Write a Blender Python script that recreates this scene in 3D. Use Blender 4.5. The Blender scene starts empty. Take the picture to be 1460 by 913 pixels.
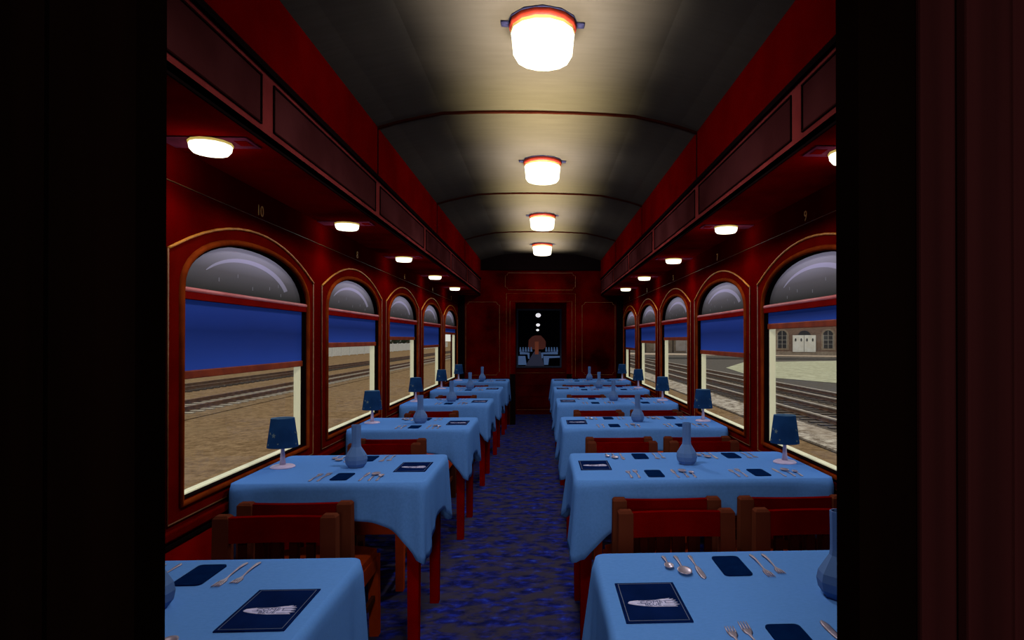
import bpy, bmesh, math, random
from mathutils import Vector, Matrix
from mathutils.geometry import tessellate_polygon
R = math.radians
PI = math.pi
random.seed(7)
scene = bpy.context.scene
COL = scene.collection

# ------------------------------------------------------------------ materials
def srgb(r, g, b):
    def f(c):
        c /= 255.0
        return c / 12.92 if c <= .04045 else ((c + .055) / 1.055) ** 2.4
    return (f(r), f(g), f(b), 1)

def new_mat(name):
    m = bpy.data.materials.new(name)
    m.use_nodes = True
    nt = m.node_tree
    return m, nt, nt.nodes['Principled BSDF']

def mat(name, col, rough=.6, metal=0, spec=.3, col2=None, scale=8, stretch=(1, 1, 1), detail=4, bump=0, emit=None, estr=0, lo=.35, hi=.65):
    m, nt, b = new_mat(name)
    b.inputs['Base Color'].default_value = col
    b.inputs['Roughness'].default_value = rough
    b.inputs['Metallic'].default_value = metal
    b.inputs['Specular IOR Level'].default_value = spec
    if emit:
        b.inputs['Emission Color'].default_value = emit
        b.inputs['Emission Strength'].default_value = estr
    if col2 is None:
        col2 = tuple(c * .82 for c in col[:3]) + (1,)
    tc = nt.nodes.new('ShaderNodeTexCoord')
    mp = nt.nodes.new('ShaderNodeMapping')
    mp.inputs['Scale'].default_value = stretch
    no = nt.nodes.new('ShaderNodeTexNoise')
    no.inputs['Scale'].default_value = scale
    no.inputs['Detail'].default_value = detail
    cr = nt.nodes.new('ShaderNodeValToRGB')
    cr.color_ramp.elements[0].position = lo
    cr.color_ramp.elements[1].position = hi
    cr.color_ramp.elements[0].color = col2
    cr.color_ramp.elements[1].color = col
    nt.links.new(tc.outputs['Object'], mp.inputs[0])
    nt.links.new(mp.outputs[0], no.inputs['Vector'])
    nt.links.new(no.outputs['Fac'], cr.inputs[0])
    nt.links.new(cr.outputs[0], b.inputs['Base Color'])
    if bump:
        bp = nt.nodes.new('ShaderNodeBump')
        bp.inputs['Strength'].default_value = bump
        bp.inputs['Distance'].default_value = .01
        nt.links.new(no.outputs['Fac'], bp.inputs['Height'])
        nt.links.new(bp.outputs[0], b.inputs['Normal'])
    return m

M = {}
M['wall'] = mat('mahogany_wall', (.090, .0004, .0004, 1), .5, col2=(.058, .0002, .0002, 1), scale=3, stretch=(1, 1, .35), spec=.015)
M['wall_low'] = mat('mahogany_wainscot', (.22, .0015, .0010, 1), .55, col2=(.14, .0009, .0006, 1), scale=4, spec=.015)
M['frame'] = mat('window_frame_wood', (.105, .0022, .0008, 1), .45, col2=(.075, .0013, .0006, 1), scale=6, spec=.015)
M['orange'] = mat('orange_brown_moulding', (.20, .030, .004, 1), .45, col2=(.13, .018, .003, 1), scale=14, spec=.2)
M['gold'] = mat('gold_beading', (.50, .19, .02, 1), .5, col2=(.32, .10, .01, 1), scale=40, spec=.2)
M['number'] = mat('gold_numeral_paint', (.95, .52, .10, 1), .5, col2=(.85, .42, .08, 1), scale=40, spec=.1)
M['thin_gold'] = mat('faded_gold_line', (.20, .075, .02, 1), .6, col2=(.10, .035, .01, 1), scale=10)
M['upper'] = mat('upper_red_panel', (.115, .0004, .0004, 1), .6, col2=(.085, .0003, .0003, 1), scale=3, spec=.015)
M['bulk'] = mat('bulkhead_wood', (.17, .024, .022, 1), .6, col2=(.11, .015, .014, 1), scale=5, spec=.015)
M['bulk_panel'] = mat('bulkhead_inset_panel', (.055, .013, .013, 1), .6, col2=(.032, .007, .007, 1), scale=3, spec=.015)
M['soffit'] = mat('soffit_wood', (.26, .0012, .0015, 1), .6, col2=(.07, .0008, .001, 1), scale=2.2, spec=.015)
M['plate'] = mat('soffit_lamp_plate', (.26, .042, .085, 1), .5, col2=(.09, .014, .028, 1), scale=5, spec=.15)
M['groove'] = mat('dark_panel_moulding', (.014, .003, .003, 1), .7, spec=0)
M['black'] = mat('black_wood', (.006, .003, .003, 1), .7, spec=.05)
M['near'] = mat('dark_doorway_wood', (.0022, .0009, .0006, 1), .8, col2=(.0013, .0006, .0004, 1), scale=3, stretch=(6, 1, .3), spec=.03)
M['near_red'] = mat('dark_doorway_red_wood', (.020, .0045, .0045, 1), .8, col2=(.012, .003, .003, 1), scale=2.5, stretch=(9, 1, .2), spec=.03)
M['end'] = mat('end_wall_mahogany', (.10, .0008, .0005, 1), .5, col2=(.012, .0002, .0002, 1), scale=1.6, spec=.015)
M['door'] = mat('door_mahogany', (.085, .0025, .0025, 1), .5, col2=(.04, .001, .001, 1), scale=3, spec=.12)
M['ceil'] = mat('painted_ceiling', (.056, .048, .035, 1), 1, col2=(.050, .043, .031, 1), scale=9, stretch=(.5, 4, 1), spec=.03)
M['rib'] = mat('ceiling_rib', (.022, .0045, .0025, 1), .8, spec=0)
M['cloth'] = mat('blue_tablecloth', (.098, .255, .63, 1), .95, col2=(.088, .235, .585, 1), scale=90, stretch=(1, 5, 1), spec=.02, detail=2)
M['vase'] = mat('blue_glass_vase', (.085, .17, .37, 1), .6, col2=(.075, .15, .33, 1), scale=5, spec=.06)
M['shade'] = mat('dark_blue_lampshade', (.011, .045, .135, 1), .8, col2=(.007, .028, .09, 1), scale=9, spec=.1)
M['shade_in'] = mat('lampshade_lining', (.12, .26, .42, 1), .8)
M['white'] = mat('white_lamp_enamel', (.56, .47, .66, 1), .45, col2=(.46, .38, .55, 1), scale=9)
M['star'] = mat('pale_star_print', (.10, .15, .17, 1), .8)
M['napkin'] = mat('navy_napkin', (.0012, .012, .060, 1), .9, col2=(.001, .009, .048, 1), scale=30, spec=.02)
M['menu'] = mat('navy_menu_cover', (.0030, .012, .070, 1), .8, col2=(.0018, .008, .045, 1), scale=9, spec=.01)
M['menu_edge'] = mat('menu_border_line', (.06, .085, .18, 1), .6)
M['logo'] = mat('pale_emblem_print', (.52, .52, .78, 1), .6, col2=(.38, .38, .60, 1), scale=60)
M['logo_dark'] = mat('emblem_lettering', (.03, .05, .16, 1), .6)
M['steel'] = mat('polished_cutlery', (.40, .34, .42, 1), .32, metal=.45, col2=(.26, .22, .28, 1), scale=30, spec=.6)
M['post'] = mat('chair_post_brown', (.105, .026, .012, 1), .6, col2=(.080, .018, .009, 1), scale=6, stretch=(1, 1, .3), spec=.1)
M['rail'] = mat('chair_rail_red', (.13, .0006, .0005, 1), .6, col2=(.09, .0004, .0004, 1), scale=6, spec=.1)
M['seat'] = mat('chair_seat_brown', (.66, .075, .010, 1), .6, col2=(.48, .052, .008, 1), scale=7, spec=.1)
M['slat'] = mat('chair_slat_dark', (.030, .004, .002, 1), .7, spec=.05)
M['tleg'] = mat('table_leg_red', (.21, .0008, .0007, 1), .6, col2=(.13, .0005, .0005, 1), scale=5, spec=.12)
M['cream'] = mat('cream_sash_paint', srgb(238, 236, 198), .7, col2=srgb(228, 224, 180), scale=4, spec=.05, emit=(.80, .78, .55, 1), estr=.22)  # slight glow painted in for daylight on the sash
M['bar_highlight'] = mat('transom_painted_highlight', (.55, .17, .17, 1), .4, col2=(.46, .12, .12, 1), scale=9)
M['bar_red'] = mat('transom_red', (.16, .004, .003, 1), .5, spec=.15)
M['blind_bar'] = mat('blind_bottom_bar', (.24, .036, .006, 1), .5, col2=(.15, .018, .003, 1), scale=12, spec=.15)

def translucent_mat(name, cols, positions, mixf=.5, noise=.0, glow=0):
    """fabric/glass, with tone and glow painted along z (object space)"""
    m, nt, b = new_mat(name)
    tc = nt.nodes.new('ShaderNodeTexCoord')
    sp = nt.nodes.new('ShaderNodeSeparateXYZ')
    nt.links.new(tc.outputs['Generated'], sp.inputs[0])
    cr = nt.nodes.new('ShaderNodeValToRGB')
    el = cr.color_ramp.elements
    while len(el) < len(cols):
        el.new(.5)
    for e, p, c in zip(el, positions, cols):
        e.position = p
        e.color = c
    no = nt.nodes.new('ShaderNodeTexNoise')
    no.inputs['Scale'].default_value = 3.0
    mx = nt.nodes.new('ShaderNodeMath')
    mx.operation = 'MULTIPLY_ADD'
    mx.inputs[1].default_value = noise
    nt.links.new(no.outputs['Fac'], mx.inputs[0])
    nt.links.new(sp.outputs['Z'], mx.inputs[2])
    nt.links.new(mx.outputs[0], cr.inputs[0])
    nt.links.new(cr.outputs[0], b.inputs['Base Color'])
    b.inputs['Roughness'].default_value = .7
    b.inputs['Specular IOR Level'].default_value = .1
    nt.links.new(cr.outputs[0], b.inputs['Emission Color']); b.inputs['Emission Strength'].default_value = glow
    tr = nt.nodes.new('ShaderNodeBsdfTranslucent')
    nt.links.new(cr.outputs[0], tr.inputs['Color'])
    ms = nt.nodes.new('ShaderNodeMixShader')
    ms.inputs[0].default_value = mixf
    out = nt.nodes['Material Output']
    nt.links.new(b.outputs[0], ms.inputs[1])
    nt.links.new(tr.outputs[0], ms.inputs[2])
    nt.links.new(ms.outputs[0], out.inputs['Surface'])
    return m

M['blind'] = translucent_mat('blue_blind_fabric', [(.022, .066, .38, 1), (.014, .040, .24, 1), (.008, .026, .17, 1), (.018, .052, .33, 1)], [0, .35, .6, 1], .5, .12, .30)  # glow stands in for daylight coming through the fabric
M['lunette'] = translucent_mat('gloss_graded_lunette_glass', [(.035, .037, .032, 1), (.17, .16, .18, 1), (.50, .48, .60, 1)], [.08, .48, .92], .5, 0, .34)  # gloss gradient painted in; glow stands in for daylight behind the pane
M['crescent'] = translucent_mat('painted_gloss_glass', [(.30, .29, .37, 1), (.55, .52, .70, 1)], [0, 1], .5, 0, .40)  # painted gloss highlight, glowing faintly

M['fleck'] = translucent_mat('pale_fleck_glass', [(.20, .20, .22, 1), (.26, .25, .30, 1)], [0, 1], .5, 0, .5)  # paler flecks over the lunette pane
def glass_mat():
    m, nt, b = new_mat('window_glass')
    out = nt.nodes['Material Output']
    t = nt.nodes.new('ShaderNodeBsdfTransparent')
    g = nt.nodes.new('ShaderNodeBsdfGlossy')
    g.inputs['Roughness'].default_value = .05
    ms = nt.nodes.new('ShaderNodeMixShader')
    ms.inputs[0].default_value = .02
    nt.links.new(t.outputs[0], ms.inputs[1])
    nt.links.new(g.outputs[0], ms.inputs[2])
    nt.links.new(ms.outputs[0], out.inputs['Surface'])
    return m
M['glass'] = glass_mat()

def emis(name, col, s):
    m, nt, b = new_mat(name)
    b.inputs['Base Color'].default_value = col
    b.inputs['Emission Color'].default_value = col
    b.inputs['Emission Strength'].default_value = s
    return m
def lamp_glass():
    m, nt, b = new_mat('warm_lamp_glass')
    out = nt.nodes['Material Output']
    t = nt.nodes.new('ShaderNodeBsdfTransparent')
    g = nt.nodes.new('ShaderNodeEmission')
    g.inputs['Color'].default_value = (1, .95, .74, 1)
    g.inputs['Strength'].default_value = 3.2
    ms = nt.nodes.new('ShaderNodeMixShader')
    ms.inputs[0].default_value = .55
    nt.links.new(t.outputs[0], ms.inputs[1])
    nt.links.new(g.outputs[0], ms.inputs[2])
    nt.links.new(ms.outputs[0], out.inputs['Surface'])
    return m
M['lamp_glow'] = lamp_glass()
M['lamp_edge'] = emis('lamp_glass_shoulder', (.62, .45, .12, 1), .75)
M['lamp_ring'] = mat('lamp_red_ring', (.34, .028, .010, 1), .6, col2=(.28, .02, .008, 1), emit=(.60, .05, .012, 1), estr=.10)  # faint glow painted in for the lamp's light on the ring
M['lamp_plate'] = mat('lamp_ceiling_plate', (.022, .022, .05, 1), .8, spec=0)
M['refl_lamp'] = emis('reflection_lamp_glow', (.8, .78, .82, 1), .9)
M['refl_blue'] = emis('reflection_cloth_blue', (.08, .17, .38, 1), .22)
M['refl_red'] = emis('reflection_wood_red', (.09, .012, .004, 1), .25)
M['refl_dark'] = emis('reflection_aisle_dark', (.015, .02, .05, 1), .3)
M['pane_dark'] = mat('dark_door_glass', (.002, .002, .004, 1), .5, spec=0)
M['pane_edge'] = mat('door_glass_bevel', (.035, .045, .075, 1), .6, spec=0)

for k_ in ('wall', 'wall_low', 'frame', 'orange', 'upper', 'bulk', 'bulk_panel', 'soffit', 'plate', 'black', 'near', 'near_red', 'end', 'door', 'ceil', 'rib', 'cloth', 'napkin', 'menu', 'post', 'rail', 'seat', 'slat', 'tleg', 'shade', 'bar_red'):
    M[k_].node_tree.nodes['Principled BSDF'].inputs['Specular IOR Level'].default_value = 0
# carpet
def carpet_mat():
    m, nt, b = new_mat('mottled_navy_carpet')
    tc = nt.nodes.new('ShaderNodeTexCoord')
    mp = nt.nodes.new('ShaderNodeMapping')
    mp.inputs['Scale'].default_value = (.62, 1, 1)
    nt.links.new(tc.outputs['Object'], mp.inputs[0])
    def ramp(scale, pts, detail=3, w=0):
        n = nt.nodes.new('ShaderNodeTexNoise')
        n.inputs['Scale'].default_value = scale
        n.inputs['Detail'].default_value = detail
        n.inputs['Roughness'].default_value = .6
        n.inputs['Distortion'].default_value = w
        nt.links.new(mp.outputs[0], n.inputs['Vector'])
        r = nt.nodes.new('ShaderNodeValToRGB')
        el = r.color_ramp.elements
        while len(el) < len(pts):
            el.new(.5)
        for e, (p, c) in zip(el, pts):
            e.position = p
            e.color = c
        nt.links.new(n.outputs['Fac'], r.inputs[0])
        return r
    a = ramp(21, [(.34, (.006, .009, .050, 1)), (.50, (.013, .016, .12, 1)), (.64, (.016, .030, .34, 1)), (.78, (.06, .13, .52, 1))], 5, .3)
    c = ramp(13, [(.42, (0, 0, 0, 1)), (.58, (.9, .9, .9, 1))], 6, .3)
    mx = nt.nodes.new('ShaderNodeMix')
    mx.data_type = 'RGBA'
    nt.links.new(c.outputs[0], mx.inputs['Factor'])
    nt.links.new(a.outputs[0], mx.inputs['A'])
    mx.inputs['B'].default_value = (.046, .040, .058, 1)
    nt.links.new(mx.outputs['Result'], b.inputs['Base Color'])
    b.inputs['Roughness'].default_value = 1
    b.inputs['Specular IOR Level'].default_value = 0
    return m
M['carpet'] = carpet_mat()

def ground_mat(name, c1, c2, c3, s1=1.5, s2=9, stretch=(1, 1, 1)):
    m, nt, b = new_mat(name)
    tc = nt.nodes.new('ShaderNodeTexCoord')
    mp = nt.nodes.new('ShaderNodeMapping')
    mp.inputs['Scale'].default_value = stretch
    nt.links.new(tc.outputs['Object'], mp.inputs[0])
    n1 = nt.nodes.new('ShaderNodeTexNoise'); n1.inputs['Scale'].default_value = s1; n1.inputs['Detail'].default_value = 5
    n2 = nt.nodes.new('ShaderNodeTexNoise'); n2.inputs['Scale'].default_value = s2; n2.inputs['Detail'].default_value = 6; n2.inputs['Roughness'].default_value = .75
    for n in (n1, n2):
        nt.links.new(mp.outputs[0], n.inputs['Vector'])
    r = nt.nodes.new('ShaderNodeValToRGB')
    r.color_ramp.elements[0].position = .38; r.color_ramp.elements[0].color = c1
    r.color_ramp.elements[1].position = .62; r.color_ramp.elements[1].color = c2
    nt.links.new(n2.outputs['Fac'], r.inputs[0])
    r2 = nt.nodes.new('ShaderNodeValToRGB')
    r2.color_ramp.elements[0].position = .50; r2.color_ramp.elements[0].color = (0, 0, 0, 1)
    r2.color_ramp.elements[1].position = .70; r2.color_ramp.elements[1].color = (.6, .6, .6, 1)
    nt.links.new(n1.outputs['Fac'], r2.inputs[0])
    mx = nt.nodes.new('ShaderNodeMix'); mx.data_type = 'RGBA'
    nt.links.new(r2.outputs[0], mx.inputs['Factor'])
    nt.links.new(r.outputs[0], mx.inputs['A'])
    mx.inputs['B'].default_value = c3
    nt.links.new(mx.outputs['Result'], b.inputs['Base Color'])
    b.inputs['Roughness'].default_value = 1
    b.inputs['Specular IOR Level'].default_value = 0
    return m
GK = 1.0
M['gravel'] = ground_mat('brown_gravel', (.115, .070, .032, 1), (.245, .160, .080, 1), (.18, .120, .060, 1), .4, 5, (1, 1, 1))
M['ballast'] = ground_mat('pale_ballast', (.10, .07, .045, 1), (.50, .44, .33, 1), (.26, .20, .13, 1), .5, 4.5)
M['ballast_r'] = ground_mat('dull_brown_ballast', (.055, .042, .028, 1), (.15, .12, .085, 1), (.10, .08, .055, 1), .5, 4.5)
M['ballast_l'] = ground_mat('brown_ballast', (.105, .065, .031, 1), (.23, .155, .082, 1), (.17, .115, .06, 1), .5, 5)
M['asphalt'] = ground_mat('grey_yard_surface', (.075, .066, .052, 1), (.115, .10, .082, 1), (.09, .08, .06, 1), .1, 6)
M['paving'] = ground_mat('pale_green_paving', (.26, .25, .15, 1), (.44, .43, .28, 1), (.34, .33, .2, 1), .4, 2.2)
M['road'] = ground_mat('dark_road', (.03, .028, .024, 1), (.06, .055, .045, 1), (.045, .04, .034, 1), .1, 3)
M['grass'] = ground_mat('sparse_grass', (.05, .06, .02, 1), (.17, .17, .07, 1), (.12, .10, .05, 1), 2, 9)
M['rail_rust'] = mat('rusty_rail', (.16, .075, .030, 1), .7, col2=(.09, .04, .018, 1), scale=3)
M['rail_bright'] = mat('worn_rail_head', (.55, .46, .33, 1), .5, col2=(.4, .32, .22, 1), scale=3)
M['sleeper'] = mat('dark_sleeper_wood', (.085, .062, .040, 1), .9, col2=(.055, .038, .024, 1), scale=5)
M['sleeper_l'] = mat('pale_sleeper_wood', (.42, .36, .25, 1), .9, col2=(.30, .25, .17, 1), scale=5)
M['fence'] = mat('white_fence_panel', (.86, .84, .70, 1), .8, col2=(.76, .74, .60, 1), scale=3)
M['fence_post'] = mat('white_fence_post', (.85, .84, .72, 1), .8)
M['leaf'] = mat('dark_green_foliage', (.030, .055, .018, 1), .9, col2=(.010, .02, .006, 1), scale=4)
M['trunk'] = mat('tree_trunk_bark', (.07, .045, .025, 1), .9)
M['wdoor'] = mat('white_painted_door', (.95, .92, .76, 1), .7, col2=(.85, .80, .62, 1), scale=2)
M['wframe'] = mat('pale_window_frame', (.42, .38, .30, 1), .7)
M['wglass'] = mat('dark_window_pane', (.035, .035, .035, 1), .4)
M['stone'] = mat('pale_stone_trim', (.42, .32, .21, 1), .9, col2=(.30, .22, .14, 1), scale=3)
M['roof'] = mat('grey_slate_roof', (.07, .065, .06, 1), .9)
M['rust_wall'] = mat('red_brown_wall', (.16, .055, .03, 1), .9, col2=(.10, .035, .02, 1), scale=2)
M['tan_wall'] = mat('tan_rendered_wall', (.36, .27, .17, 1), .9, col2=(.26, .18, .11, 1), scale=1)
M['pale_wall'] = mat('pale_rendered_wall', (.62, .52, .42, 1), .9, col2=(.5, .4, .3, 1), scale=1)
M['orange_box'] = mat('orange_painted_wood', (.50, .10, .02, 1), .8)

def brick_mat():
    m, nt, b = new_mat('brown_brick')
    tc = nt.nodes.new('ShaderNodeTexCoord')
    mp = nt.nodes.new('ShaderNodeMapping')
    mp.inputs['Rotation'].default_value = (PI / 2, 0, 0)
    br = nt.nodes.new('ShaderNodeTexBrick')
    br.inputs['Scale'].default_value = 2.2
    br.inputs['Color1'].default_value = (.30, .175, .11, 1)
    br.inputs['Color2'].default_value = (.16, .09, .06, 1)
    br.inputs['Mortar'].default_value = (.34, .26, .19, 1)
    br.inputs['Mortar Size'].default_value = .03
    nt.links.new(tc.outputs['Object'], mp.inputs[0])
    nt.links.new(mp.outputs[0], br.inputs['Vector'])
    nt.links.new(br.outputs['Color'], b.inputs['Base Color'])
    b.inputs['Roughness'].default_value = 1
    b.inputs['Specular IOR Level'].default_value = 0
    return m
M['brick'] = brick_mat()

# ------------------------------------------------------------------ mesh helpers
class MB:
    def __init__(s):
        s.v = []; s.f = []; s.mi = []; s.mats = []; s.cur = 0; s.smooth = []
        s.sm = False
    def use(s, m, smooth=None):
        if m not in s.mats: s.mats.append(m)
        s.cur = s.mats.index(m)
        if smooth is not None: s.sm = smooth
        return s
    def face(s, idx):
        s.f.append(idx); s.mi.append(s.cur); s.smooth.append(s.sm)
    def add(s, vs, fs):
        o = len(s.v)
        s.v += [tuple(v) for v in vs]
        for f in fs: s.face([i + o for i in f])
        return s
    def box(s, x0, x1, y0, y1, z0, z1, bev=0):
        if x0 > x1: x0, x1 = x1, x0
        if y0 > y1: y0, y1 = y1, y0
        if bev:
            bm = bmesh.new()
            bmesh.ops.create_cube(bm, size=1)
            for v in bm.verts:
                v.co = Vector(((x0 + x1) / 2 + v.co.x * (x1 - x0), (y0 + y1) / 2 + v.co.y * (y1 - y0), (z0 + z1) / 2 + v.co.z * (z1 - z0)))
            bmesh.ops.bevel(bm, geom=bm.edges[:], offset=bev, segments=2, affect='EDGES', profile=.6)
            bm.verts.index_update()
            s.add([v.co[:] for v in bm.verts], [[v.index for v in f.verts] for f in bm.faces])
            bm.free()
            return s
        v = [(x, y, z) for z in (z0, z1) for y in (y0, y1) for x in (x0, x1)]
        return s.add(v, [(0, 2, 3, 1), (4, 5, 7, 6), (0, 1, 5, 4), (2, 6, 7, 3), (0, 4, 6, 2), (1, 3, 7, 5)])
    def taper(s, a, b, wa, wb, da=None, db=None):
        """square-section bar from a to b with half widths"""
        da = da or wa; db = db or wb
        vs = []
        for p, w, d in ((a, wa, da), (b, wb, db)):
            for sx, sy in ((-1, -1), (1, -1), (1, 1), (-1, 1)):
                vs.append((p[0] + sx * w, p[1] + sy * d, p[2]))
        return s.add(vs, [(3, 2, 1, 0), (4, 5, 6, 7), (0, 1, 5, 4), (1, 2, 6, 5), (2, 3, 7, 6), (3, 0, 4, 7)])
    def tube(s, pts, r, n=6, closed=False):
        pts = [Vector(p) for p in pts]
        N = len(pts); o = len(s.v)
        for i, p in enumerate(pts):
            a = pts[i - 1] if (i > 0 or closed) else pts[i]
            b = pts[(i + 1) % N] if (i < N - 1 or closed) else pts[i]
            t = (b - a).normalized()
            up = Vector((0, 0, 1)) if abs(t.z) < .9 else Vector((1, 0, 0))
            if abs(t.x) < 1e-4: up = Vector((1, 0, 0))
            u = t.cross(up).normalized(); w = t.cross(u).normalized()
            for k in range(n):
                an = 2 * PI * k / n
                s.v.append(tuple(p + (u * math.cos(an) + w * math.sin(an)) * r))
        for i in range(N if closed else N - 1):
            j = (i + 1) % N
            for k in range(n):
                k2 = (k + 1) % n
                s.face([o + i * n + k, o + i * n + k2, o + j * n + k2, o + j * n + k])
        if not closed:
            s.face([o + k for k in range(n)]); s.face([o + (N - 1) * n + k for k in range(n)][::-1])
        return s
    def lathe(s, prof, n=24, c=(0, 0, 0), cap=True, rot=0):
        o = len(s.v)
        for r, z in prof:
            for k in range(n):
                a = 2 * PI * k / n + rot
                s.v.append((c[0] + r * math.cos(a), c[1] + r * math.sin(a), c[2] + z))
        m = len(prof)
        for i in range(m - 1):
            for k in range(n):
                k2 = (k + 1) % n
                s.face([o + i * n + k, o + i * n + k2, o + (i + 1) * n + k2, o + (i + 1) * n + k])
        if cap:
            s.face([o + k for k in range(n)][::-1]); s.face([o + (m - 1) * n + k for k in range(n)])
        return s
    def prism(s, poly, z0, z1, fn=None):
        """2-D polygon (x,y) extruded in z; fn maps (x,y,z)->xyz"""
        n = len(poly)
        fn = fn or (lambda x, y, z: (x, y, z))
        tris = tessellate_polygon([[Vector((p[0], p[1], 0)) for p in poly]])
        vs = [fn(p[0], p[1], z0) for p in poly] + [fn(p[0], p[1], z1) for p in poly]
        fs = [tuple(t)[::-1] for t in tris] + [tuple(i + n for i in t) for t in tris]
        fs += [(i, (i + 1) % n, (i + 1) % n + n, i + n) for i in range(n)]
        return s.add(vs, fs)
    def build(s, name, m=None, parent=None, loc=None):
        me = bpy.data.meshes.new(name)
        me.from_pydata(s.v, [], s.f)
        if m is not None and not s.mats: s.mats = [m]
        for q in s.mats: me.materials.append(q)
        if len(s.mats) > 1: me.polygons.foreach_set('material_index', s.mi)
        me.polygons.foreach_set('use_smooth', s.smooth)
        bm = bmesh.new(); bm.from_mesh(me)
        bmesh.ops.recalc_face_normals(bm, faces=bm.faces[:])
        bm.to_mesh(me); bm.free()
        me.update()
        o = bpy.data.objects.new(name, me)
        COL.objects.link(o)
        if parent: o.parent = parent
        if loc: o.location = loc
        return o

def empty(name, loc=(0, 0, 0), rz=0):
    o = bpy.data.objects.new(name, None)
    o.empty_display_size = .1
    COL.objects.link(o)
    o.location = loc
    o.rotation_euler = (0, 0, rz)
    return o

def tag(o, label=None, cat=None, group=None, kind=None):
    if label: o['label'] = label
    if cat: o['category'] = cat
    if group: o['group'] = group
    if kind: o['kind'] = kind
    return o
def struct(o, label, cat):
    return tag(o, label, cat, kind='structure')

KIDS = {}
def copy_tree(o, parent=None, top=True):
    c = o.copy()
    COL.objects.link(c)
    if parent: c.parent = parent
    for ch in [q for q in bpy.data.objects if q.parent == o] if o.name not in KIDS else [bpy.data.objects[n] for n in KIDS[o.name]]:
        copy_tree(ch, c, False)
    return c
def freeze(o):
    ch = [q for q in bpy.data.objects if q.parent == o]
    KIDS[o.name] = [q.name for q in ch]
    for q in ch: freeze(q)
USED = {}
def inst(proto, loc, rz, label, cat, group):
    """first use moves the prototype itself, later ones copy it and its parts"""
    if proto.name not in KIDS: freeze(proto)
    o = proto if not USED.get(proto.name) else copy_tree(proto)
    USED[proto.name] = True
    o.location = loc
    o.rotation_euler = (0, 0, rz)
    return tag(o, label, cat, group)

def text_mesh(txt, size, name, m, parent=None, extrude=.0004, xf=None):
    cu = bpy.data.curves.new(name, 'FONT')
    cu.body = txt; cu.size = size; cu.align_x = 'CENTER'; cu.align_y = 'CENTER'; cu.extrude = extrude
    cu.resolution_u = 3
    t = bpy.data.objects.new(name, cu)
    COL.objects.link(t)
    dg = bpy.context.evaluated_depsgraph_get()
    me = bpy.data.meshes.new_from_object(t.evaluated_get(dg))
    bpy.data.objects.remove(t)
    bpy.data.curves.remove(cu)
    if xf: me.transform(xf)
    me.materials.clear(); me.materials.append(m)
    o = bpy.data.objects.new(name, me)
    COL.objects.link(o)
    if parent: o.parent = parent
    return o

# ------------------------------------------------------------------ constants
W = 1.303          # inner wall plane
P = 1.521          # bay pitch
TC = 2.925         # centre of second table row / first window
YE = 9.78          # end wall
YN = .63           # near partition
ZS = 2.045         # soffit height
ZT = .752          # tablecloth top
XB = .955          # bulkhead face
ORD = ['nearest', 'second', 'third', 'fourth', 'fifth', 'farthest']
WORD = ['nearest', 'second', 'third', 'fourth', 'farthest']

# ------------------------------------------------------------------ floor, shell
b = MB(); b.box(-1.42, 1.42, -1.6, 11.5, -.06, 0)
struct(b.build('floor', M['carpet']), 'mottled navy and blue patterned carpet of the dining car aisle', 'floor')

def arch_z(y):   # opening top
    u = min(1, abs(y) / .597)
    return 1.525 + .238 * math.sqrt(max(0, 1 - u ** 2.15))
def opening(n=22):
    pts = [(-.597, .757), (.597, .757)]
    for i in range(n + 1):
        a = PI * i / n
        y = .597 * math.copysign(abs(math.cos(a)) ** .93, math.cos(a))
        pts.append((y, 1.525 + .238 * math.sin(a) ** .93 if 0 < i < n else 1.525))
    return pts
OPEN = opening()

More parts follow.
